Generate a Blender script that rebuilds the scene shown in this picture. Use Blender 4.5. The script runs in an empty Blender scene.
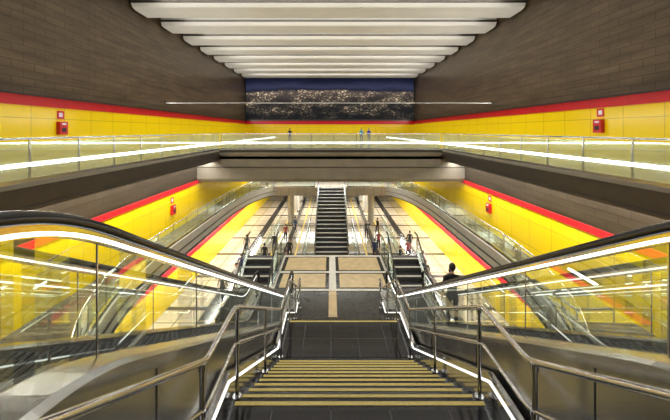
import bpy, bmesh, math, random
from mathutils import Vector, Matrix
random.seed(4)
ZO=10.3   # bottom concourse floor is z=0 ; eye level is z=10.3
S=bpy.context.scene
S.view_settings.view_transform='Standard'
# ---------------------------------------------------------------- materials
def base(name):
    m=bpy.data.materials.new(name); m.use_nodes=True
    nt=m.node_tree; return m,nt,nt.nodes,nt.links,nt.nodes['Principled BSDF']
def mat(name,col,rough=.5,metal=0,emit=None,es=0,var=.12,scale=3,spec=.5,bump=0):
    m,nt,N,L,b=base(name)
    b.inputs['Roughness'].default_value=rough; b.inputs['Metallic'].default_value=metal
    b.inputs['Specular IOR Level'].default_value=spec
    tc=N.new('ShaderNodeTexCoord'); no=N.new('ShaderNodeTexNoise'); no.inputs['Scale'].default_value=scale
    no.inputs['Detail'].default_value=4
    L.new(tc.outputs['Object'],no.inputs['Vector'])
    r=N.new('ShaderNodeValToRGB')
    r.color_ramp.elements[0].position=.3; r.color_ramp.elements[1].position=.7
    r.color_ramp.elements[0].color=[c*(1-var) for c in col]+[1]
    r.color_ramp.elements[1].color=[min(1,c*(1+var)) for c in col]+[1]
    L.new(no.outputs['Fac'],r.inputs['Fac']); L.new(r.outputs['Color'],b.inputs['Base Color'])
    if emit:
        b.inputs['Emission Color'].default_value=list(emit)+[1]; b.inputs['Emission Strength'].default_value=es
    return m
def brick(name,c1,c2,cm,w,h,mortar,axes,rough=.4,metal=0,offset=.5,noise=0,spec=.5):
    m,nt,N,L,b=base(name)
    b.inputs['Roughness'].default_value=rough; b.inputs['Metallic'].default_value=metal
    b.inputs['Specular IOR Level'].default_value=spec
    tc=N.new('ShaderNodeTexCoord'); s=N.new('ShaderNodeSeparateXYZ'); c=N.new('ShaderNodeCombineXYZ')
    L.new(tc.outputs['Object'],s.inputs[0])
    L.new(s.outputs[axes[0]],c.inputs[0]); L.new(s.outputs[axes[1]],c.inputs[1])
    br=N.new('ShaderNodeTexBrick'); br.offset=offset; br.inputs['Scale'].default_value=1
    br.inputs['Brick Width'].default_value=w; br.inputs['Row Height'].default_value=h
    br.inputs['Mortar Size'].default_value=mortar; br.inputs['Mortar Smooth'].default_value=0
    br.inputs['Color1'].default_value=list(c1)+[1]; br.inputs['Color2'].default_value=list(c2)+[1]; br.inputs['Mortar'].default_value=list(cm)+[1]
    L.new(c.outputs[0],br.inputs['Vector'])
    out=br.outputs['Color']
    if noise:
        no=N.new('ShaderNodeTexNoise'); no.inputs['Scale'].default_value=1; no.inputs['Detail'].default_value=6
        mp=N.new('ShaderNodeMapping'); mp.inputs['Scale'].default_value=(.5,3,1)
        L.new(c.outputs[0],mp.inputs[0]); L.new(mp.outputs[0],no.inputs['Vector'])
        mx=N.new('ShaderNodeMix'); mx.data_type='RGBA'; mx.blend_type='MULTIPLY'; mx.inputs[0].default_value=noise
        r=N.new('ShaderNodeValToRGB'); r.color_ramp.elements[0].position=.35; r.color_ramp.elements[1].position=.65
        r.color_ramp.elements[0].color=(.45,.45,.45,1); r.color_ramp.elements[1].color=(1.25,1.25,1.25,1)
        L.new(no.outputs['Fac'],r.inputs[0]); L.new(out,mx.inputs[6]); L.new(r.outputs[0],mx.inputs[7]); out=mx.outputs[2]
    L.new(out,b.inputs['Base Color'])
    return m
def glassmat(name,tint,fac,rough=.03,refl_haze=0):
    m,nt,N,L,b=base(name); N.remove(b)
    t=N.new('ShaderNodeBsdfTransparent'); t.inputs[0].default_value=list(tint)+[1]
    g=N.new('ShaderNodeBsdfGlossy'); g.inputs['Roughness'].default_value=rough; g.inputs[0].default_value=(.9,1,.95,1)
    lw=N.new('ShaderNodeLayerWeight'); lw.inputs[0].default_value=.35
    mr=N.new('ShaderNodeMath'); mr.operation='MULTIPLY_ADD'; mr.inputs[1].default_value=.35; mr.inputs[2].default_value=fac
    L.new(lw.outputs['Fresnel'],mr.inputs[0])
    mx=N.new('ShaderNodeMixShader'); L.new(mr.outputs[0],mx.inputs[0])
    L.new(t.outputs[0],mx.inputs[1]); L.new(g.outputs[0],mx.inputs[2])
    out=mx.outputs[0]
    if refl_haze:
        d=N.new('ShaderNodeBsdfDiffuse'); d.inputs[0].default_value=(.85,.95,.85,1)  # pale diffuse stands in for bright reflections on the gallery glass
        tr=N.new('ShaderNodeBsdfTranslucent'); tr.inputs[0].default_value=(.85,.95,.85,1)
        ad=N.new('ShaderNodeMixShader'); L.new(d.outputs[0],ad.inputs[1]); L.new(tr.outputs[0],ad.inputs[2])
        m2=N.new('ShaderNodeMixShader'); m2.inputs[0].default_value=refl_haze
        L.new(out,m2.inputs[1]); L.new(ad.outputs[0],m2.inputs[2]); out=m2.outputs[0]
    L.new(out,N['Material Output'].inputs[0]); return m

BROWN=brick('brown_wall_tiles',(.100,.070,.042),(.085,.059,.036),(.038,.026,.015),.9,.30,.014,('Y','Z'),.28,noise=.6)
BROWND=brick('brown_wall_tiles_shaded',(.045,.034,.023),(.038,.028,.019),(.02,.014,.01),.9,.30,.016,('Y','Z'),.3,noise=.5)  # darker copy of the brown tile, shade put into its colour
BROWNX=brick('brown_wall_tiles_end',(.10,.07,.04),(.08,.056,.032),(.04,.028,.016),.6,.12,.012,('X','Z'),.35,noise=.5)
YEL=brick('yellow_enamel_panels',(.95,.69,.005),(.93,.67,.005),(.42,.28,.01),1.5,1.2,.009,('Y','Z'),.16,offset=0)
YELX=brick('yellow_enamel_panels_end',(.95,.69,.005),(.93,.67,.005),(.42,.28,.01),1.5,1.2,.009,('X','Z'),.2,offset=0)
RED=mat('red_enamel',(.60,.010,.02),.3,var=.08)
BEAM=mat('beam_white_plaster',(.66,.65,.61),.6,var=.05,scale=.6)
CEIL=mat('ceiling_dark',(.035,.029,.023),.7)
GRAN=mat('granite_black',(.018,.018,.02),.12,var=.5,scale=60)
GRANJ=brick('granite_landing_slabs',(.014,.014,.016),(.020,.020,.022),(.09,.09,.09),.62,.6,.006,('X','Y'),.08,offset=0)
NOSE=mat('nosing_yellow',(.72,.56,.16),.4,var=.1,scale=20)
STEEL=mat('stainless_steel',(.66,.66,.67),.18,1,var=.06,scale=4)
BRUSH=mat('brushed_cladding',(.52,.515,.50),.24,.95,var=.1,scale=1.5)
RUB=mat('handrail_rubber',(.010,.010,.011),.25)
DARKM=mat('dark_metal',(.05,.05,.05),.4,.6)
FAS=mat('fascia_bronze',(.055,.045,.036),.35,.3,var=.1)
FASL=mat('fascia_grey',(.50,.48,.43),.4,0,var=.06)
CONC=mat('edge_beam_concrete',(.22,.20,.16),.4,var=.12,scale=1)
FLB=brick('floor_beige_terrazzo',(.54,.47,.34),(.46,.40,.29),(.12,.10,.08),1.2,1.2,.03,('X','Y'),.08,offset=0)
FLT=brick('floor_gallery_granite',(.42,.38,.32),(.36,.33,.29),(.2,.18,.15),.9,.9,.015,('X','Y'),.08,offset=0)
FLM=brick('floor_mezzanine_shaded',(.15,.13,.10),(.12,.105,.085),(.06,.05,.04),.9,.9,.015,('X','Y'),.10,offset=0)  # gallery granite darkened in colour to offset the wash from the soffit
TBE=mat('tile_beige',(.66,.50,.28),.2,var=.12,scale=4)
TDK=mat('tile_dark',(.05,.045,.04),.16,var=.3,scale=8)
TLT=mat('tile_light',(.78,.75,.66),.3,var=.05)
SOF=mat('soffit_white',(.6,.58,.52),.6,var=.05)
GRID=mat('escalator_step_aluminium',(.11,.11,.115),.4,.7,var=.15,scale=12)
LED=mat('led_white',(1,1,1),.5,emit=(.96,1,.96),es=10)
LEDH=mat('led_handrail',(1,1,1),.5,emit=(1,1,.95),es=3.2)
LEDS=mat('led_soft',(1,1,1),.5,emit=(1,.98,.92),es=1.6)
TACT=mat('tactile_yellow',(.70,.50,.05),.5)
GL=glassmat('railing_glass',(.86,.97,.90),.12)
GL0=glassmat('gallery_railing_glass',(.78,.90,.83),.34,rough=.04,refl_haze=.24)
GLE=glassmat('escalator_glass',(.88,.91,.87),.05,rough=.02)
WHT=mat('sign_white',(.85,.85,.85),.5)
# city night panorama (printed mural, made to glow by emission in its material)
def city():
    m,nt,N,L,b=base('city_night_panorama')
    def math_(op,a,c=None,v=None):
        n=N.new('ShaderNodeMath'); n.operation=op; L.new(a,n.inputs[0])
        if c is not None: L.new(c,n.inputs[1])
        if v is not None: n.inputs[1].default_value=v
        return n.outputs[0]
    def noise(vec,sc,lo,hi,det=6):
        no=N.new('ShaderNodeTexNoise'); no.inputs['Scale'].default_value=sc; no.inputs['Detail'].default_value=det; L.new(vec,no.inputs['Vector'])
        nr=N.new('ShaderNodeMapRange'); nr.inputs['From Min'].default_value=lo; nr.inputs['From Max'].default_value=hi; L.new(no.outputs['Fac'],nr.inputs['Value']); return nr.outputs[0]
    tc=N.new('ShaderNodeTexCoord'); s=N.new('ShaderNodeSeparateXYZ'); c=N.new('ShaderNodeCombineXYZ')
    L.new(tc.outputs['Object'],s.inputs[0]); L.new(s.outputs['X'],c.inputs[0]); L.new(s.outputs['Z'],c.inputs[1])
    mr=N.new('ShaderNodeMapRange'); mr.inputs['From Min'].default_value=ZO+1.5; mr.inputs['From Max'].default_value=ZO+7.1
    L.new(s.outputs['Z'],mr.inputs['Value'])
    mp=N.new('ShaderNodeMapping'); mp.inputs['Scale'].default_value=(1,2.2,1); L.new(c.outputs[0],mp.inputs[0]); vec=mp.outputs[0]
    wob=noise(vec,.14,.3,.7,4)
    hgt=math_('ADD',mr.outputs[0],math_('MULTIPLY',wob,v=-.14))
    # ground / skyline / sky
    r=N.new('ShaderNodeValToRGB'); cr=r.color_ramp
    cr.elements[0].position=0; cr.elements[0].color=(.006,.007,.008,1)
    cr.elements[1].position=1; cr.elements[1].color=(.002,.003,.012,1)
    for p,cc in ((.25,(.014,.014,.014,1)),(.45,(.035,.028,.025,1)),(.60,(.08,.062,.055,1)),(.635,(.012,.014,.03,1)),(.72,(.035,.040,.085,1)),(.85,(.008,.010,.03,1))):
        e=cr.elements.new(p); e.color=cc
    L.new(hgt,r.inputs[0])
    band=N.new('ShaderNodeValToRGB'); q=band.color_ramp
    q.elements[0].position=.0;q.elements[0].color=(.1,.1,.1,1); q.elements[1].position=.64;q.elements[1].color=(0,0,0,1)
    e=q.elements.new(.25); e.color=(.45,.45,.45,1); e=q.elements.new(.60); e.color=(1,1,1,1)
    L.new(hgt,band.inputs[0])
    clus=noise(vec,.40,.42,.62)
    # buildings : lit facades as small blocks
    acc=None
    for w_,h_,th,gain in((.30,.34,.90,1.0),(.16,.18,.84,.6)):
        br=N.new('ShaderNodeTexBrick'); br.offset=.37; br.inputs['Scale'].default_value=1; br.inputs['Brick Width'].default_value=w_; br.inputs['Row Height'].default_value=h_
        br.inputs['Mortar Size'].default_value=.02; br.inputs['Color1'].default_value=(0,0,0,1); br.inputs['Color2'].default_value=(1,1,1,1); br.inputs['Mortar'].default_value=(0,0,0,1)
        L.new(vec,br.inputs['Vector'])
        g=math_('MULTIPLY',math_('GREATER_THAN',br.outputs['Color'],v=th),v=gain)
        acc=g if acc is None else math_('MAXIMUM',acc,g)
    v=N.new('ShaderNodeTexVoronoi'); v.inputs['Scale'].default_value=2.6; L.new(vec,v.inputs['Vector'])
    acc=math_('MAXIMUM',acc,math_('MULTIPLY',math_('LESS_THAN',v.outputs['Distance'],v=.25),v=.8))
    glow=math_('MULTIPLY',clus,v=.07)
    tot=math_('MULTIPLY',math_('ADD',math_('MULTIPLY',acc,clus),glow),band.outputs[0])
    mx=N.new('ShaderNodeMix'); mx.data_type='RGBA'; mx.clamp_factor=True; L.new(tot,mx.inputs[0]); L.new(r.outputs[0],mx.inputs[6]); mx.inputs[7].default_value=(1,.76,.50,1)
    b.inputs['Base Color'].default_value=(.004,.004,.006,1)
    L.new(mx.outputs[2],b.inputs['Emission Color']); b.inputs['Emission Strength'].default_value=1.0
    b.inputs['Roughness'].default_value=.5; b.inputs['Specular IOR Level'].default_value=.1
    return m
CITY=city()
# ---------------------------------------------------------------- mesh builder
class MB:
    def __init__(s,name): s.name=name; s.v=[]; s.f=[]; s.m=[]; s.sm=[]; s.mats=[]
    def mi(s,m):
        if m not in s.mats: s.mats.append(m)
        return s.mats.index(m)
    def add(s,vs,fs,m,smooth=False):
        o=len(s.v); s.v+= [tuple(v) for v in vs]; k=s.mi(m)
        for f in fs: s.f.append([i+o for i in f]); s.m.append(k); s.sm.append(smooth)
    def box(s,x0,x1,y0,y1,z0,z1,m):
        vs=[(x,y,z) for x in(x0,x1) for y in(y0,y1) for z in(z0,z1)]
        s.add(vs,[(0,1,3,2),(4,6,7,5),(0,4,5,1),(2,3,7,6),(0,2,6,4),(1,5,7,3)],m)
    def quad(s,a,b,c,d,m): s.add([a,b,c,d],[(0,1,2,3)],m)
    def prismx(s,poly,x0,x1,m,caps=True,smooth=False):
        n=len(poly); vs=[(x0,y,z) for y,z in poly]+[(x1,y,z) for y,z in poly]
        fs=[(i,(i+1)%n,n+(i+1)%n,n+i) for i in range(n)]
        s.add(vs,fs,m,smooth)
        if caps: s.add(vs,[tuple(range(n))[::-1],tuple(range(n,2*n))],m)
    def sweep(s,path,prof,m,closed=False,smooth=False):
        P=[Vector(p) for p in path]; n=len(P); k=len(prof); vs=[]
        for i,p in enumerate(P):
            a=P[i-1] if (i>0 or closed) else P[i]; b=P[(i+1)%n] if (i<n-1 or closed) else P[i]
            t=(b-a).normalized()
            side=t.cross(Vector((0,0,1)))
            if side.length<.05: side=Vector((1,0,0))
            side.normalize(); up=side.cross(t).normalized()
            for (u,w) in prof: vs.append(p+side*u+up*w)
        fs=[]
        for i in range(n if closed else n-1):
            j=(i+1)%n
            for q in range(k):
                r=(q+1)%k; fs.append((i*k+q,i*k+r,j*k+r,j*k+q))
        s.add(vs,fs,m,smooth)
        if not closed: s.add(vs,[tuple(range(k)),tuple(range((n-1)*k,n*k))[::-1]],m)
    def tube(s,path,r,m,seg=10,closed=False):
        s.sweep(path,[(r*math.cos(2*math.pi*i/seg),r*math.sin(2*math.pi*i/seg)) for i in range(seg)],m,closed,True)
    def ell(s,c,r,m,seg=12,rings=8,rot=None):
        vs=[];fs=[]
        for i in range(rings+1):
            th=math.pi*i/rings
            for j in range(seg):
                ph=2*math.pi*j/seg
                p=Vector((r[0]*math.sin(th)*math.cos(ph),r[1]*math.sin(th)*math.sin(ph),r[2]*math.cos(th)))
                if rot: p=rot@p
                vs.append((c[0]+p.x,c[1]+p.y,c[2]+p.z))
        for i in range(rings):
            for j in range(seg):
                k=(j+1)%seg; fs.append((i*seg+j,i*seg+k,(i+1)*seg+k,(i+1)*seg+j))
        s.add(vs,fs,m,True)
    def make(s,parent=None,off=(0,0,ZO)):
        me=bpy.data.meshes.new(s.name)
        me.from_pydata([(x+off[0],y+off[1],z+off[2]) for x,y,z in s.v],[],s.f)
        for m in s.mats: me.materials.append(m)
        me.polygons.foreach_set('material_index',s.m); me.polygons.foreach_set('use_smooth',s.sm)
        me.update(); 
        bm=bmesh.new(); bm.from_mesh(me); bmesh.ops.recalc_face_normals(bm,faces=bm.faces); bm.to_mesh(me); bm.free()
        o=bpy.data.objects.new(s.name,me); S.collection.objects.link(o)
        if parent: o.parent=parent
        return o
def empty(name):
    e=bpy.data.objects.new(name,None); S.collection.objects.link(e); return e

# ---------------------------------------------------------------- levels
F0,F1,F2=-1.35,-6.0,-10.3
XL,XR=-11.5,11.2; YB=42.0; ZC=8.0
VX=8.0; VY=22.2; WX=9.5
b=MB('floor'); b.box(-WX-.3,WX+.3,-6,50,F2-.3,F2,FLB); b.make()
b=MB('floor_gallery')
b.box(XL,-VX,-6,YB,F0-.65,F0,FLT); b.box(VX,XR,-6,YB,F0-.65,F0,FLT)
b.box(-VX,VX,VY,YB,F0-.65,F0,FLT); b.box(-VX,VX,-6,-.15,F0-.65,F0,FLT)
b.make()
b=MB('trim_gallery_fascia')
for s in(-1,1):
    b.box(min(s*VX,s*(VX-.12)),max(s*VX,s*(VX-.12)),0,VY,F0-.62,F0+.06,FAS)
    b.box(min(s*(VX-.12),s*(VX-.16)),max(s*(VX-.12),s*(VX-.16)),0,VY,F0-.10,F0+.02,CONC)
    b.box(min(s*VX,s*(VX-.2)),max(s*VX,s*(VX-.2)),0,VY,F0-.72,F0-.62,FAS)
b.make()
b=MB('edge_beam')
b.prismx([(VY-.12,F0+.04),(VY-.12,F0-.3),(VY,F0-.45),(VY+.0,F0-2.05),(VY+.15,F0-2.27),(VY+1.2,F0-2.27),(VY+1.2,F0+.04)],-WX,WX,CONC)
b.box(-VX,VX,VY-.16,VY-.12,F0-.14,F0+.02,FAS)
b.box(-WX,WX,VY-.03,VY,F0-1.25,F0-1.2,FAS)
b.make()
def wall(name,x,th,side):
    b=MB(name); x0,x1=(x-th,x) if side<0 else (x,x+th)
    b.box(x0,x1,-6,YB,F0-.65,.97,YEL); b.box(x0,x1,-6,YB,1.35,ZC+.3,BROWN)
    xa,xb=(x-th,x+.06) if side<0 else (x-.06,x+th)
    b.box(xa,xb,-6,YB,.97,1.35,RED)
    b.make()
    b=MB('uplight_ledge_'+('left' if side<0 else 'right'))
    xa,xb=(x,x+.22) if side<0 else (x-.22,x)
    b.box(xa,xb,-6,YB,1.35,1.40,DARKM)  # invented ledge, put in to carry the added uplights
    b.make()
wall('wall_left',XL,.3,-1); wall('wall_right',XR,.3,1)
b=MB('wall_far')
b.box(XL,XR,YB,YB+.3,F0-.65,.9,YELX); b.box(XL,XR,YB-.05,YB+.3,.9,1.35,RED); b.box(XL,XR,YB,YB+.3,1.35,ZC+.3,BROWNX)
b.make()
b=MB('city_panorama_mural')
b.box(XL+.05,XR-.05,YB-.12,YB-.01,1.5,7.1,CITY)
for z in(1.5,7.1): b.box(XL+.05,XR-.05,YB-.16,YB-.01,z-.05,z+.05,DARKM)
for x in (XL+.05,XR-.13): b.box(x,x+.08,YB-.16,YB-.01,1.5,7.1,DARKM)
b.make()
b=MB('ceiling'); b.box(XL,XR,-6,YB,ZC,ZC+.3,CEIL); b.make()
b=MB('ceiling_beams')
y=8.4
while y<40:
    prof=[(y,ZC),(y,7.25),(y+.12,7.06),(y+.4,7.0),(y+1.6,7.0),(y+1.8,7.08),(y+1.85,ZC)]
    b.prismx(prof,XL+.15,XR-.15,BEAM)
    b.box(XL+.15,XR-.15,y-.03,y,7.28,7.42,FAS)
    y+=3.12
b.make()
b=MB('suspension_cable'); b.tube([(XL,21.7,1.94),(XR,21.7,1.94)],.02,WHT,6)
for x in(XL+.05,XR-.05): b.box(x-.05,x+.05,21.6,21.8,1.84,2.04,STEEL)
b.make()
for s,nm in((-1,'left'),(1,'right')):
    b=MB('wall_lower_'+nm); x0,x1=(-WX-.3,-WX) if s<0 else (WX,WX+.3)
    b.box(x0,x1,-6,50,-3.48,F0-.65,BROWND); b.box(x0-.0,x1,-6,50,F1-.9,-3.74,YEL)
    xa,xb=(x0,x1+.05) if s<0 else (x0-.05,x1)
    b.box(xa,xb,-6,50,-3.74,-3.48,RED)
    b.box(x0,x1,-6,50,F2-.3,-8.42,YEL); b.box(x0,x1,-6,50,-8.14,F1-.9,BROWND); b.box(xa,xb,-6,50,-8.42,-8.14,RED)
    b.make()
b=MB('wall_lower_far')
b.box(-WX,WX,50,50.3,F2,F0-.6,FASL); 
for i in range(7):
    x=-8.4+i*2.5; b.box(x,x+1.8,49.9,50,F2+.1,F2+2.6,DARKM)
b.make()
b=MB('ceiling_lower'); b.box(-WX,WX,VY+1.2,50,F0-2.1,F0-.65,SOF); b.make()
def xe(Y):
    if Y<6: return 3.75
    if Y<16: return 3.75+4.45*math.sqrt(max(0,1-((16-Y)/10)**2))
    if Y<24: return 8.2
    return 8.2-2.4*(1-math.sqrt(max(0,1-((Y-24)/9.4)**2)))*1.0
Ys=[-6,0,3,6,6.02,6.1,6.3,6.6,7,7.5,8,8.6,9.3,10,11,12,13,14,15,16,18,20,22,24,25,26,27,28,29,30,31,32,32.6,33,33.3,33.4]
b=MB('floor_mezzanine')
for s in(-1,1):
    for i in range(len(Ys)-1):
        ya,yb=Ys[i],Ys[i+1]; xa,xb=s*xe(ya),s*xe(yb); w=s*WX
        b.quad((w,ya,F1),(xa,ya,F1),(xb,yb,F1),(w,yb,F1),FLM)
        b.quad((w,ya,F1-.9),(xa,ya,F1-.9),(xb,yb,F1-.9),(w,yb,F1-.9),SOF)
        b.quad((xa,ya,F1),(xb,yb,F1),(xb,yb,F1-.9),(xa,ya,F1-.9),FASL)
b.box(-WX,WX,33.4,50,F1-.9,F1,FLT)
b.make()
for s,nm in((-1,'left'),(1,'right')):
    b=MB('trim_mezzanine_'+nm)
    path=[(s*(xe(y)-.04),y,0) for y in Ys if y>=6]
    for z,m,h in((F1+.03,FASL,.05),(F1-.45,DARKM,.012),(F1-.9,DARKM,.03)):
        b.sweep([(x,y,z) for x,y,_ in path],[(-.04,-h),(.04,-h),(.04,h),(-.04,h)],m)
    b.make()
# ---------------------------------------------------------------- glass railings
def railing(name,pts,h=1.1,pitch=1.5,led=None,base_m=STEEL,g=None,z0=0.002):
    b=MB(name); P=[Vector(p)+Vector((0,0,z0)) for p in pts]; g=g or GL
    b.tube([p+Vector((0,0,h)) for p in P],.028,STEEL,8)
    b.sweep([p+Vector((0,0,.06)) for p in P],[(-.04,-.06),(.04,-.06),(.04,.06),(-.04,.06)],base_m)
    for i in range(len(P)-1):
        a,c=P[i],P[i+1]; 
        b.quad(a+Vector((0,0,.1)),c+Vector((0,0,.1)),c+Vector((0,0,h-.08)),a+Vector((0,0,h-.08)),g)
    acc=0; last=None
    for i in range(len(P)-1):
        a,c=P[i],P[i+1]; L=(c-a).length; d=acc
        while d<=L:
            p=a+(c-a)*(d/L); b.box(p.x-.02,p.x+.02,p.y-.02,p.y+.02,p.z,p.z+h-.02,STEEL); d+=pitch
        acc=d-L
    if led is not None:
        b.tube([p+Vector((0,0,led)) for p in P],.045,LED,8)
    return b.make()
e=.1
railing('gallery_glass_railing',[(-VX+e,.2,F0),(-VX+e,VY+.1,F0)],1.15,1.6,led=.47,g=GL0)
railing('gallery_glass_railing',[(VX-e,.2,F0),(VX-e,VY+.1,F0)],1.15,1.6,led=.47,g=GL0)
railing('gallery_glass_railing',[(-VX+e+.1,VY+.1,F0),(VX-e-.1,VY+.1,F0)],1.15,1.6,led=.50,g=GL0)
for s in(-1,1):
    railing('mezzanine_railing',[(s*(xe(y)+.12),y,F1) for y in Ys if y>=6.02],1.05,1.5)
    railing('mezzanine_railing',[(s*5.7,33.5,F1),(s*1.7,33.5,F1)],1.05,1.3)
# ---------------------------------------------------------------- central stair
SX0,SX1=-1.18,1.80
flights=[(-.15,-1.35,2.63,-2.95,10),(3.43,-2.95,6.6,-4.78,11),(7.9,-4.78,10.0,-6.0,7)]
b=MB('grand_staircase')
top=[]
for (y0,z0,y1,z1,n) in flights:
    dy=(y1-y0)/n; dz=(z0-z1)/n
    for i in range(n):
        top.append((y0+i*dy,z0-i*dz)); top.append((y0+i*dy,z0-(i+1)*dz))
        ya=y0+i*dy; zt=z0-(i+1)*dz
        if i<n-1:
            b.box(SX0+.14,SX1-.14,ya+dy-.062,ya+dy-.02,zt,zt+.006,NOSE)
            b.box(SX0+.14,SX1-.14,ya+dy-.122,ya+dy-.102,zt,zt+.005,NOSE)
    b.box(SX0+.14,SX1-.14,y0-.07,y0-.02,z0,z0+.006,NOSE)
top.append((10.0,-6.0))
poly=top+[(10.0,-6.5),(7.9,-5.5),(6.6,-5.5),(3.43,-3.6),(2.63,-3.6),(-.15,-2.0)]
b.prismx(poly,SX0,SX1,GRAN)
for (y0,y1,z) in((2.64,3.42,-2.95),(6.61,7.89,-4.78)): b.box(SX0+.02,SX1-.02,y0,y1-.12,z,z+.008,GRANJ)
b.make()
sl=[(-.15,-1.35),(2.63,-2.95),(3.43,-2.95),(6.6,-4.78),(7.9,-4.78),(10.0,-6.0),(10.6,-6.0)]
for x,nm,s in((SX0+.03,'left',1),(SX1-.03,'right',-1)):
    b=MB('trim_stringer_'+nm)
    b.sweep([(x,y,z+.16) for y,z in sl],[(-.03,-.16),(.03,-.16),(.03,.12),(-.03,.12)],STEEL)
    b.sweep([(x+s*.035,y,z+.20) for y,z in sl],[(-.008,-.010),(.008,-.010),(.008,.010),(-.008,.010)],LEDS)
    b.make()
def stair_rail(x,s):
    b=MB('stair_handrail')
    for h,r,dx in((1.02,.025,0),(.62,.019,0)):
        pa=[(x+dx,y,z+h) for y,z in sl]
        out=[pa[0]]
        for i in range(1,len(pa)-1):
            a,c,d=Vector(pa[i-1]),Vector(pa[i]),Vector(pa[i+1])
            out+= [tuple(c+(a-c).normalized()*.09),tuple(c*.6+(c+(a-c).normalized()*.09)*.2+(c+(d-c).normalized()*.09)*.2),tuple(c+(d-c).normalized()*.09)]
        out.append(pa[-1])
        b.tube(out,r,STEEL,12)
    b.tube([(x,10.6,-6+1.02),(x,10.72,-6+.95),(x,10.72,-6+.69),(x,10.6,-6+.62)],.02,STEEL,10)
    for y,z in((.9,-1.95),(2.55,-2.90),(3.5,-2.99),(5.0,-3.86),(6.55,-4.75),(7.95,-4.81),(9.2,-5.53),(10.5,-5.95)):
        b.tube([(x,y,z-.05),(x,y,z+1.0)],.022,STEEL,10)
        b.tube([(x-.001,y,z),(x-.001,y,z+.03)],.05,STEEL,12)
        for h in(.62,1.0): b.tube([(x,y,z+h-.05),(x,y,z+h+.0)],.03,STEEL,10)
    b.make()
stair_rail(-1.05,1); stair_rail(1.66,-1)
# ---------------------------------------------------------------- escalators
ya,yb_=1.5,9.65
def sst(t): t=max(0,min(1,t)); return t*t*(3-2*t)
EY=[0.0+.1*i for i in range(116)]
NZ=[]; z=-1.3; 
for i,Y in enumerate(EY):
    if i: 
        m=Y-.05; z-=.1*.577*sst((m-(ya-.6))/1.2)*(1-sst((m-(yb_-.6))/1.2))
    NZ.append(z)
k=-6.0-NZ[-1]
NZ=[v+k*(min(1,max(0,(Y-1)/9))) for v,Y in zip(NZ,EY)]
def nz(Y):
    t=max(0,min(len(EY)-1.001,(Y-EY[0])/.1)); i=int(t); return NZ[i]*(1-(t-i))+NZ[i+1]*(t-i)
def escalator(xa,xb,near):
    root=empty('escalator')
    st=MB('steps')
    Y=.5
    while Y<11.0:
        zt=nz(Y+.2)
        st.box(xa+.13,xb-.13,Y,Y+.4,zt-.35,zt,GRID)
        n=14
        for i in range(n):
            w=(xb-xa-.3)/n; x=xa+.15+i*w
            st.box(x,x+w*.45,Y+.01,Y+.39,zt,zt+.008,DARKM)
        Y+=.4
    st.make(root)
    for x,o,nm in((xa,-1,'a'),(xb,1,'b')):
        h=MB('balustrade_'+nm)
        pth=[(x,Y,nz(Y)+.95) for Y in EY if .3<=Y<=11.2]
        r=.36
        pre=[(x,.3-r*math.sin(t),nz(0)+.95-r+r*math.cos(t)) for t in [math.pi*q/10 for q in range(10,0,-1)]]
        post=[(x,11.2+r*math.sin(t),-6+.95-r+r*math.cos(t)) for t in [math.pi*q/10 for q in range(1,11)]]
        full=pre+pth+post
        h.sweep(full,[(-.05,-.012),(-.035,.024),(0,.034),(.035,.024),(.05,-.012),(.038,-.032),(-.038,-.032)],RUB,smooth=True)
        h.sweep([(p[0],p[1],p[2]-.06) for p in pth],[(-.026,-.035),(.026,-.035),(.026,.03),(-.026,.03)],STEEL)
        if o==near:
            for q in(-1,1): h.sweep([(p[0]-q*.030,p[1],p[2]-.078) for p in pth],[(-.005,-.010),(.005,-.010),(.005,.010),(-.005,.010)],LEDH)
        else:
            h.sweep([(p[0]-o*.030,p[1],p[2]-.072) for p in pth],[(-.005,-.008),(.005,-.008),(.005,.008),(-.005,.008)],LEDS)
        gp=[(x,Y) for Y in EY if .1<=Y<=11.4]
        for i in range(len(gp)-1):
            y0,y1=gp[i][1],gp[i+1][1]
            h.quad((x,y0,nz(y0)+.14),(x,y1,nz(y1)+.14),(x,y1,nz(y1)+.87),(x,y0,nz(y0)+.87),GLE)
        for Y in (1.9,3.3,4.7,6.1,7.5,8.9,10.3):
            h.box(x-.004,x+.004,Y-.005,Y+.005,nz(Y)+.12,nz(Y)+.9,STEEL)
        dk=[(x+o*.04,Y,nz(Y)+.1) for Y in EY]
        h.sweep(dk,[(-.17,-.05),(.17,-.05),(.17,.03),(.12,.05),(-.12,.05),(-.17,.03)],BRUSH,smooth=False)
        xo=x+o*.19; xi=x-o*.12
        for i in range(len(EY)-1):
            y0,y1=EY[i],EY[i+1]
            h.quad((xo,y0,nz(y0)+.07),(xo,y1,nz(y1)+.07),(xo,y1,nz(y1)-.95),(xo,y0,nz(y0)-.95),BRUSH)
            h.quad((xi,y0,nz(y0)+.07),(xi,y1,nz(y1)+.07),(xi,y1,nz(y1)-.2),(xi,y0,nz(y0)-.2),DARKM)
        for Y in (2.2,4.0,5.8,7.6,9.4): h.box(min(xo,xo+o*.004),max(xo,xo+o*.004),Y,Y+.012,nz(Y)-.95,nz(Y)+.05,DARKM)
        h.make(root)
    u=MB('truss_underside')
    for i in range(len(EY)-1):
        y0,y1=EY[i],EY[i+1]
        u.quad((xa-.19,y0,nz(y0)-.95),(xb+.19,y0,nz(y0)-.95),(xb+.19,y1,nz(y1)-.95),(xa-.19,y1,nz(y1)-.95),FASL)
    u.box(xa-.1,xb+.1,-.4,.5,-1.36,-1.29,GRID); u.box(xa-.1,xb+.1,11,11.9,-6.06,-5.99,GRID)
    u.make(root)
escalator(-2.67,-1.42,1); escalator(2.05,3.38,-1)
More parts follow.
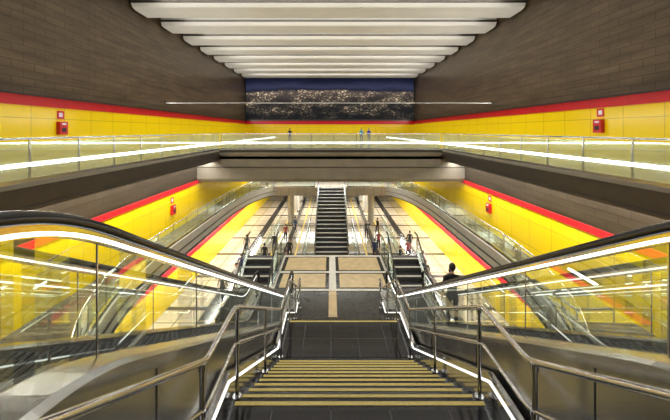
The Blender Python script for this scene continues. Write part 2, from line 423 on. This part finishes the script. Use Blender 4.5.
# ---------------------------------------------------------------- landing bridge
b=MB('landing_bridge')
PX0,PX1=-2.3,2.45
b.box(-3.7,3.75,10.0,12.0,F1-.5,F1-.01,TDK); b.box(PX0,PX1,12.0,15.1,F1-.5,F1-.01,TDK)
def tile(x0,x1,y0,y1,m,t=.004): b.box(x0,x1,y0,y1,F1-.01,F1+t,m)
for yv in (11.75,13.25,14.95): tile(PX0,PX1,yv,yv+.14,TLT)
tile(-.08,.20,10.1,11.75,TBE); tile(-.08,.20,11.89,13.25,TLT); tile(-.08,.20,13.39,14.95,TLT)
tile(PX0,PX0+.14,11.89,14.95,TLT); tile(PX1-.14,PX1,11.89,14.95,TLT)
tile(PX0+.30,-.22,13.5,14.85,TBE); tile(.34,PX1-.30,13.5,14.85,TBE)
tile(PX0+.30,-.22,12.0,13.15,TBE,.006); tile(.34,PX1-.30,12.0,13.15,TBE,.006)
for x in(-1.8,1.9):
    b.tube([(x,14,F2),(x,14,F1-.5)],.28,FASL,20)
b.make()
b=MB('lower_staircase'); poly=[]; n=26; dy=7.45/n; dz=4.3/n
for i in range(n): poly+=[(15.1+i*dy,F1-i*dz),(15.1+i*dy,F1-(i+1)*dz)]
poly+=[(22.55,F2),(22.0,F2),(15.1,F1-.6)]
b.prismx(poly,PX0,PX1,GRAN); b.make()
def side_stair(name,x0,x1,y0,y1,z0,z1,n,m=GRID,nose=TLT):
    b=MB(name); dy=(y1-y0)/n; dz=(z1-z0)/n; poly=[]
    for i in range(n):
        poly+=[(y0+i*dy,z0+i*dz),(y0+i*dy,z0+(i+1)*dz)]
        b.box(x0,x1,y0+i*dy-.012,y0+i*dy+.08,z0+(i+1)*dz-.03,z0+(i+1)*dz+.006,nose)
    poly+=[(y1,z1),(y1,z1-.5),(y0+.8,z0)]
    b.prismx(poly,x0,x1,m)
    for x in(x0,x1):
        b.prismx([(y0-.3,z0),(y0-.3,z0+.25),(y1,z1+.25),(y1,z1-.3),(y0+.5,z0)],x-.06,x+.06,BRUSH)
        b.tube([(x,y0-.5,z0+1.0),(x,y0,z0+1.0),(x,y1,z1+1.0),(x,y1+.4,z1+1.0)],.035,RUB,8)
        b.quad((x,y0,z0+.2),(x,y1,z1+.2),(x,y1,z1+.97),(x,y0,z0+.97),GL)
        for t in (0,.2,.4,.6,.8,1):
            yy=y0+(y1-y0)*t; zz=z0+(z1-z0)*t; b.box(x-.02,x+.02,yy-.02,yy+.02,zz+.1,zz+1.0,STEEL)
    b.make()
side_stair('side_escalator',-4.0,-2.6,8.2,15.1,F2,F1,18,GRID)
side_stair('side_escalator',2.75,4.15,8.2,15.1,F2,F1,18,GRID)
side_stair('far_staircase',-1.35,1.45,26,33.4,F2,F1,17,GRID,WHT)
railing('bridge_railing',[(PX0+.05,12.1,F1+.004),(PX0+.05,15.0,F1+.004)],1.0,1.0)
railing('bridge_railing',[(PX1-.05,12.1,F1+.004),(PX1-.05,15.0,F1+.004)],1.0,1.0)
for s in(-1,1):
    railing('concourse_barrier',[(s*2.2,24,F2),(s*2.2,33,F2)],1.1,1.5)
    railing('concourse_barrier',[(s*5.6,16,F2),(s*5.6,34,F2)],1.1,1.5)
b=MB('trim_floor_bands')
for s in(-1,1):
    for x0,x1,m in((2.9,3.05,TACT),(4.9,5.05,TACT),(3.7,4.1,TDK),(6.6,7.2,TDK)):
        b.box(min(s*x0,s*x1),max(s*x0,s*x1),12,49,F2,F2+.006,m)
for y in range(18,49,4): b.box(-WX,WX,y,y+.35,F2,F2+.005,TDK)
b.box(-4,4,24.9,25.2,F2,F2+.008,TACT)
b.make()
for s in (-1,1):
    for y in(34.5,40,45.5):
        c=MB('round_column'); x=s*4.4
        c.tube([(x,y,F2),(x,y,F1-.9)],.35,FASL,24); c.tube([(x,y,F2),(x,y,F2+.3)],.38,STEEL,24); c.make()
def fire_box(x,y,z,s,h=.55):
    b=MB('fire_hose_cabinet'); t=.16; x0,x1=(x+.005,x+t) if s<0 else (x-t,x-.005)
    b.box(x0,x1,y-.2,y+.2,z-h/2,z+h/2,RED)
    xa,xb=(x1,x1+.01) if s<0 else (x0-.01,x0)
    b.box(xa,xb,y-.10,y+.10,z-h/2+.12,z+h/2-.26,DARKM); b.box(xa,xb,y-.1,y+.1,z+h/2-.14,z+h/2-.06,WHT)
    b.make()
    b=MB('safety_sign'); x0,x1=(x+.005,x+.02) if s<0 else (x-.02,x-.005)
    b.box(x0,x1,y-.17,y+.17,z+h/2+.12,z+h/2+.46,RED); b.box(min(x0,x1)-.002 ,max(x0,x1)+.005,y-.09,y+.09,z+h/2+.2,z+h/2+.38,WHT); b.make()
fire_box(XL,13.3,.12,-1); fire_box(XR,13.0,.2,1)
fire_box(-WX,18.7,-4.7,-1); fire_box(WX,18.7,-4.6,1)
# ---------------------------------------------------------------- linear luminaires
def lum(name,x,y0,y1,z,m=LEDS,w=.08,along='y',x1=None):
    b=MB(name)
    if along=='y':
        b.box(x-w,x+w,y0,y1,z,z+.07,DARKM); b.box(x-w*.7,x+w*.7,y0+.03,y1-.03,z-.015,z,m)
    else:
        b.box(x,x1,y0-w,y0+w,z,z+.07,DARKM); b.box(x+.03,x1-.03,y0-w*.7,y0+w*.7,z-.015,z,m)
    b.make()
for s in(-1,1):
    for y in (19,25,31,38,44): lum('linear_luminaire',s*8.4 if y<31 else s*7.6,y,y+2.4,F1-.98,LED)
    for y in(35,39,43,47):
        lum('linear_luminaire',s*3-1.5,y,y,F1-.98,LED,along='x',x1=s*3+1.5)
    for y in(24.5,29,34,39): lum('linear_luminaire',s*5-1.8,y,y,F0-2.18,LED,along='x',x1=s*5+1.8)
    for y in (15.5,23.5):
        b=MB('wall_lamp'); x=s*(WX-.12)
        b.box(min(x,x+s*.11),max(x,x+s*.11),y,y+2.2,-7.86,-7.76,DARKM); b.tube([(x-s*.02,y,-7.8),(x-s*.02,y+2.2,-7.8)],.06,LED,8); b.make()
def area(name,loc,sx,sy,energy,rot,col=(1,.96,.89)):
    l=bpy.data.lights.new(name,'AREA'); l.shape='RECTANGLE'; l.size=sx; l.size_y=sy; l.energy=energy; l.color=col
    o=bpy.data.objects.new(name,l); S.collection.objects.link(o); o.location=(loc[0],loc[1],loc[2]+ZO); o.rotation_euler=rot
area('beam_uplight_fill_left',(XL+.3,20,1.5),.15,40,780,(math.pi,math.radians(55),0))  # added uplights on both sides to brighten the beams, no known fitting
area('beam_uplight_fill_right',(XR-.3,20,1.5),.15,40,780,(math.pi,math.radians(-55),0))
y=10.6
while y<40:
    area('ceiling_gap_fill',(0,y+.2,7.6),20,.3,290,(0,0,0)); y+=3.12  # added fill between the beams, brightens the hall and yellow walls
for s in(-1,1):
    area('gallery_soffit_fill',(s*8.6,14,F0-.70),.2,28,1200,(0,math.radians(-s*20),0))  # added unseen strip that washes the yellow wall below the gallery
    area('mezzanine_soffit_light',(s*8.7,22,F1-.95),.2,34,1500,(0,math.radians(-s*10),0))
area('far_soffit_fill',(0,34,F0-2.2),14,2,1100,(0,0,0))  # added fill for the far area behind the edge beam
area('far_concourse_fill',(0,40,F1-1.0),14,4,1200,(0,0,0))  # added fill for the far part of the bottom floor
area('stair_void_fill',(0,6,7.6),8,.5,300,(0,0,0))  # added overhead fill to lift the void and the curved fascia
# ---------------------------------------------------------------- people
SK=mat('skin_tone',(.45,.26,.17),.5); HAIR=mat('hair_dark',(.02,.014,.01),.5)
cols={}
def cm(c):
    if c not in cols: cols[c]=mat('cloth_%d'%len(cols),c,.8,var=.15,scale=12)
    return cols[c]
def person(x,y,zf,h=1.7,face=0,top=(.02,.02,.03),bot=(.02,.025,.05),walk=0.0,arm=0.0,name='person'):
    k=h/1.72
    J={'pel':(0,0,.95,.13,.10),'waist':(0,0,1.08,.125,.09),'chest':(0,.01,1.28,.155,.105),'neckb':(0,0,1.43,.075,.06),'neck':(0,.01,1.50,.05,.05)}
    E=[('pel','waist'),('waist','chest'),('chest','neckb'),('neckb','neck')]
    hands=[]
    for s in(-1,1):
        w=walk*s
        n='L' if s<0 else 'R'
        J['hip'+n]=(s*.09,0,.88,.095,.095); J['knee'+n]=(s*.10,.5*w*.5+.02,.50,.062,.062); J['ank'+n]=(s*.10,w*.5-.02,.10,.04,.04); J['toe'+n]=(s*.11,w*.5+.13,.045,.035,.03)
        J['sho'+n]=(s*.18,0,1.39,.06,.06)
        if arm and s>0: J['elb'+n]=(s*.25,.06,1.13,.042,.042); J['wri'+n]=(s*.26,.30,1.10,.028,.028)
        else: J['elb'+n]=(s*.235,-.02-w*.2,1.12,.042,.042); J['wri'+n]=(s*.245,.05-w*.35,.88,.028,.026)
        e,wv=Vector(J['elb'+n][:3]),Vector(J['wri'+n][:3]); d=(wv-e).normalized(); hp=wv+d*.06
        J['han'+n]=(*hp,.034,.02)
        hands.append((wv,d,s))
        E+=[('pel','hip'+n),('hip'+n,'knee'+n),('knee'+n,'ank'+n),('ank'+n,'toe'+n),('chest','sho'+n),('sho'+n,'elb'+n),('elb'+n,'wri'+n),('wri'+n,'han'+n)]
    keys=list(J); me=bpy.data.meshes.new('tmp'); me.from_pydata([J[q][:3] for q in keys],[(keys.index(a),keys.index(c)) for a,c in E],[])
    o=bpy.data.objects.new('tmp',me); S.collection.objects.link(o)
    o.modifiers.new('s','SKIN'); sv=me.skin_vertices[0].data
    for i,q in enumerate(keys): sv[i].radius=(J[q][3],J[q][4]); sv[i].use_root=(i==0)
    sb=o.modifiers.new('d','SUBSURF'); sb.levels=1; sb.render_levels=1
    dg=bpy.context.evaluated_depsgraph_get(); ev=o.evaluated_get(dg); em=ev.to_mesh()
    b=MB(name); vs=[tuple(v.co) for v in em.vertices]
    T,B,SH=cm(top),cm(bot),cm((.015,.015,.015))
    groups={}
    for p in em.polygons:
        c=p.center
        if c.z>1.455: m=SK
        elif abs(c.x)>.2 and c.z<1.2 and ((Vector(c)-hands[0][0]).length<.10 or (Vector(c)-hands[1][0]).length<.10): m=SK
        elif c.z>.93 or (abs(c.x)>.2): m=T
        elif c.z>.11: m=B
        else: m=SH
        groups.setdefault(m.name,(m,[]))[1].append(tuple(p.vertices))
    b.v+=vs
    for m,fs in groups.values():
        kk=b.mi(m)
        for f in fs: b.f.append(list(f)); b.m.append(kk); b.sm.append(True)
    ev.to_mesh_clear(); bpy.data.objects.remove(o)
    hz=1.61
    b.ell((0,.015,hz),(.075,.093,.115),SK,14,10)
    b.ell((0,.108,hz-.012),(.014,.022,.022),SK,8,6)
    b.ell((0,.098,hz-.055),(.024,.010,.007),cm((.35,.10,.08)),8,6)
    for s in(-1,1):
        b.ell((s*.076,.01,hz-.01),(.012,.02,.03),SK,8,6)
        b.ell((s*.03,.095,hz+.008),(.012,.008,.008),HAIR,8,6)
    b.ell((0,-.012,hz+.032),(.085,.098,.105),HAIR,14,10)
    for wv,d,s in hands:
        side=Vector((0,1,0)) if abs(d.z)>.7 else Vector((1,0,0))
        palm=wv+d*.085
        for i,l in enumerate((.065,.075,.07,.052)):
            p=palm+side*(-.026+.0175*i); q=p+d*l*.55; r=p+d*l+Vector((-s*.018,0,0))
            b.tube([p-d*.02,q,r],.008,SK,6)
        p=wv+d*.035+side*.03; b.tube([p-side*.012,p+side*.018+d*.025,p+side*.02+d*.05],.009,SK,6)
    c,sn=math.cos(face),math.sin(face)
    b.v=[((X*c-Y*sn)*k+x,(X*sn+Y*c)*k+y,Z*k+zf) for X,Y,Z in b.v]
    return b.make()
person(3.0,7.75,nz(7.8)+.03,1.62,0,top=(.012,.012,.016),bot=(.015,.015,.02),arm=1,name='escalator_passenger')
for i,(x,y,f,t) in enumerate([(-5.0,38,0,(.02,.02,.02)),(3.6,37,3,(.05,.35,.45)),(4.6,38,3,(.05,.05,.3))]):
    person(x,y,F0,1.7,f,t,walk=.3)
for i,(x,y,f,t) in enumerate([(-4.9,17.5,0,(.02,.02,.03)),(-4.6,21,3,(.3,.3,.32)),(-6.3,22,0,(.05,.05,.2)),(-3.3,25,3,(.02,.02,.02)),(-4.2,29,0,(.4,.1,.08)),
    (4.9,17.2,0,(.02,.02,.02)),(4.7,21,3,(.03,.03,.03)),(6.6,22.5,.6,(.5,.5,.5)),(3.5,25,0,(.02,.03,.1)),(4.1,27,3,(.3,.05,.05)),(3.4,30,3,(.1,.1,.1)),(7.4,19.5,0,(.02,.02,.02)),(-7.0,26,0,(.1,.1,.1)),
    (-5.1,24,0,(.02,.02,.02)),(-6.6,19,3,(.03,.03,.04)),(5.2,23.5,1,(.02,.02,.02)),(5.0,19.3,3,(.2,.2,.2)),(6.8,27,0,(.02,.02,.02)),(-3.6,31.5,2,(.05,.1,.2)),(4.6,31,2,(.02,.02,.02)),
    (-6.2,20.4,2,(.4,.4,.42)),(-4.8,26.5,3,(.02,.02,.02)),(6.3,20.8,3,(.02,.02,.02)),(6.1,24.8,0,(.25,.05,.05)),(3.2,22.6,0,(.02,.02,.02)),(-3.2,22.4,3,(.1,.15,.3))]):
    person(x,y,F2,1.7,f,t,walk=.35 if i%2 else -.3)
for (x,y,f) in((-5.0,36,3),(4.5,36.5,3),(-3.2,38,0)): person(x,y,F1,1.7,f,walk=.3)
# ---------------------------------------------------------------- world + camera
w=bpy.data.worlds.new('world'); S.world=w; w.use_nodes=True
w.node_tree.nodes['Background'].inputs[0].default_value=(1,.97,.92,1); w.node_tree.nodes['Background'].inputs[1].default_value=.15
cam=bpy.data.cameras.new('camera'); co=bpy.data.objects.new('camera',cam); S.collection.objects.link(co)
co.location=(0,0,ZO); co.rotation_euler=(math.pi/2,0,0); cam.sensor_width=36; cam.lens=313/670*36
cam.shift_x=4/670; cam.shift_y=-79/670; cam.clip_start=.05; cam.clip_end=300
S.camera=co
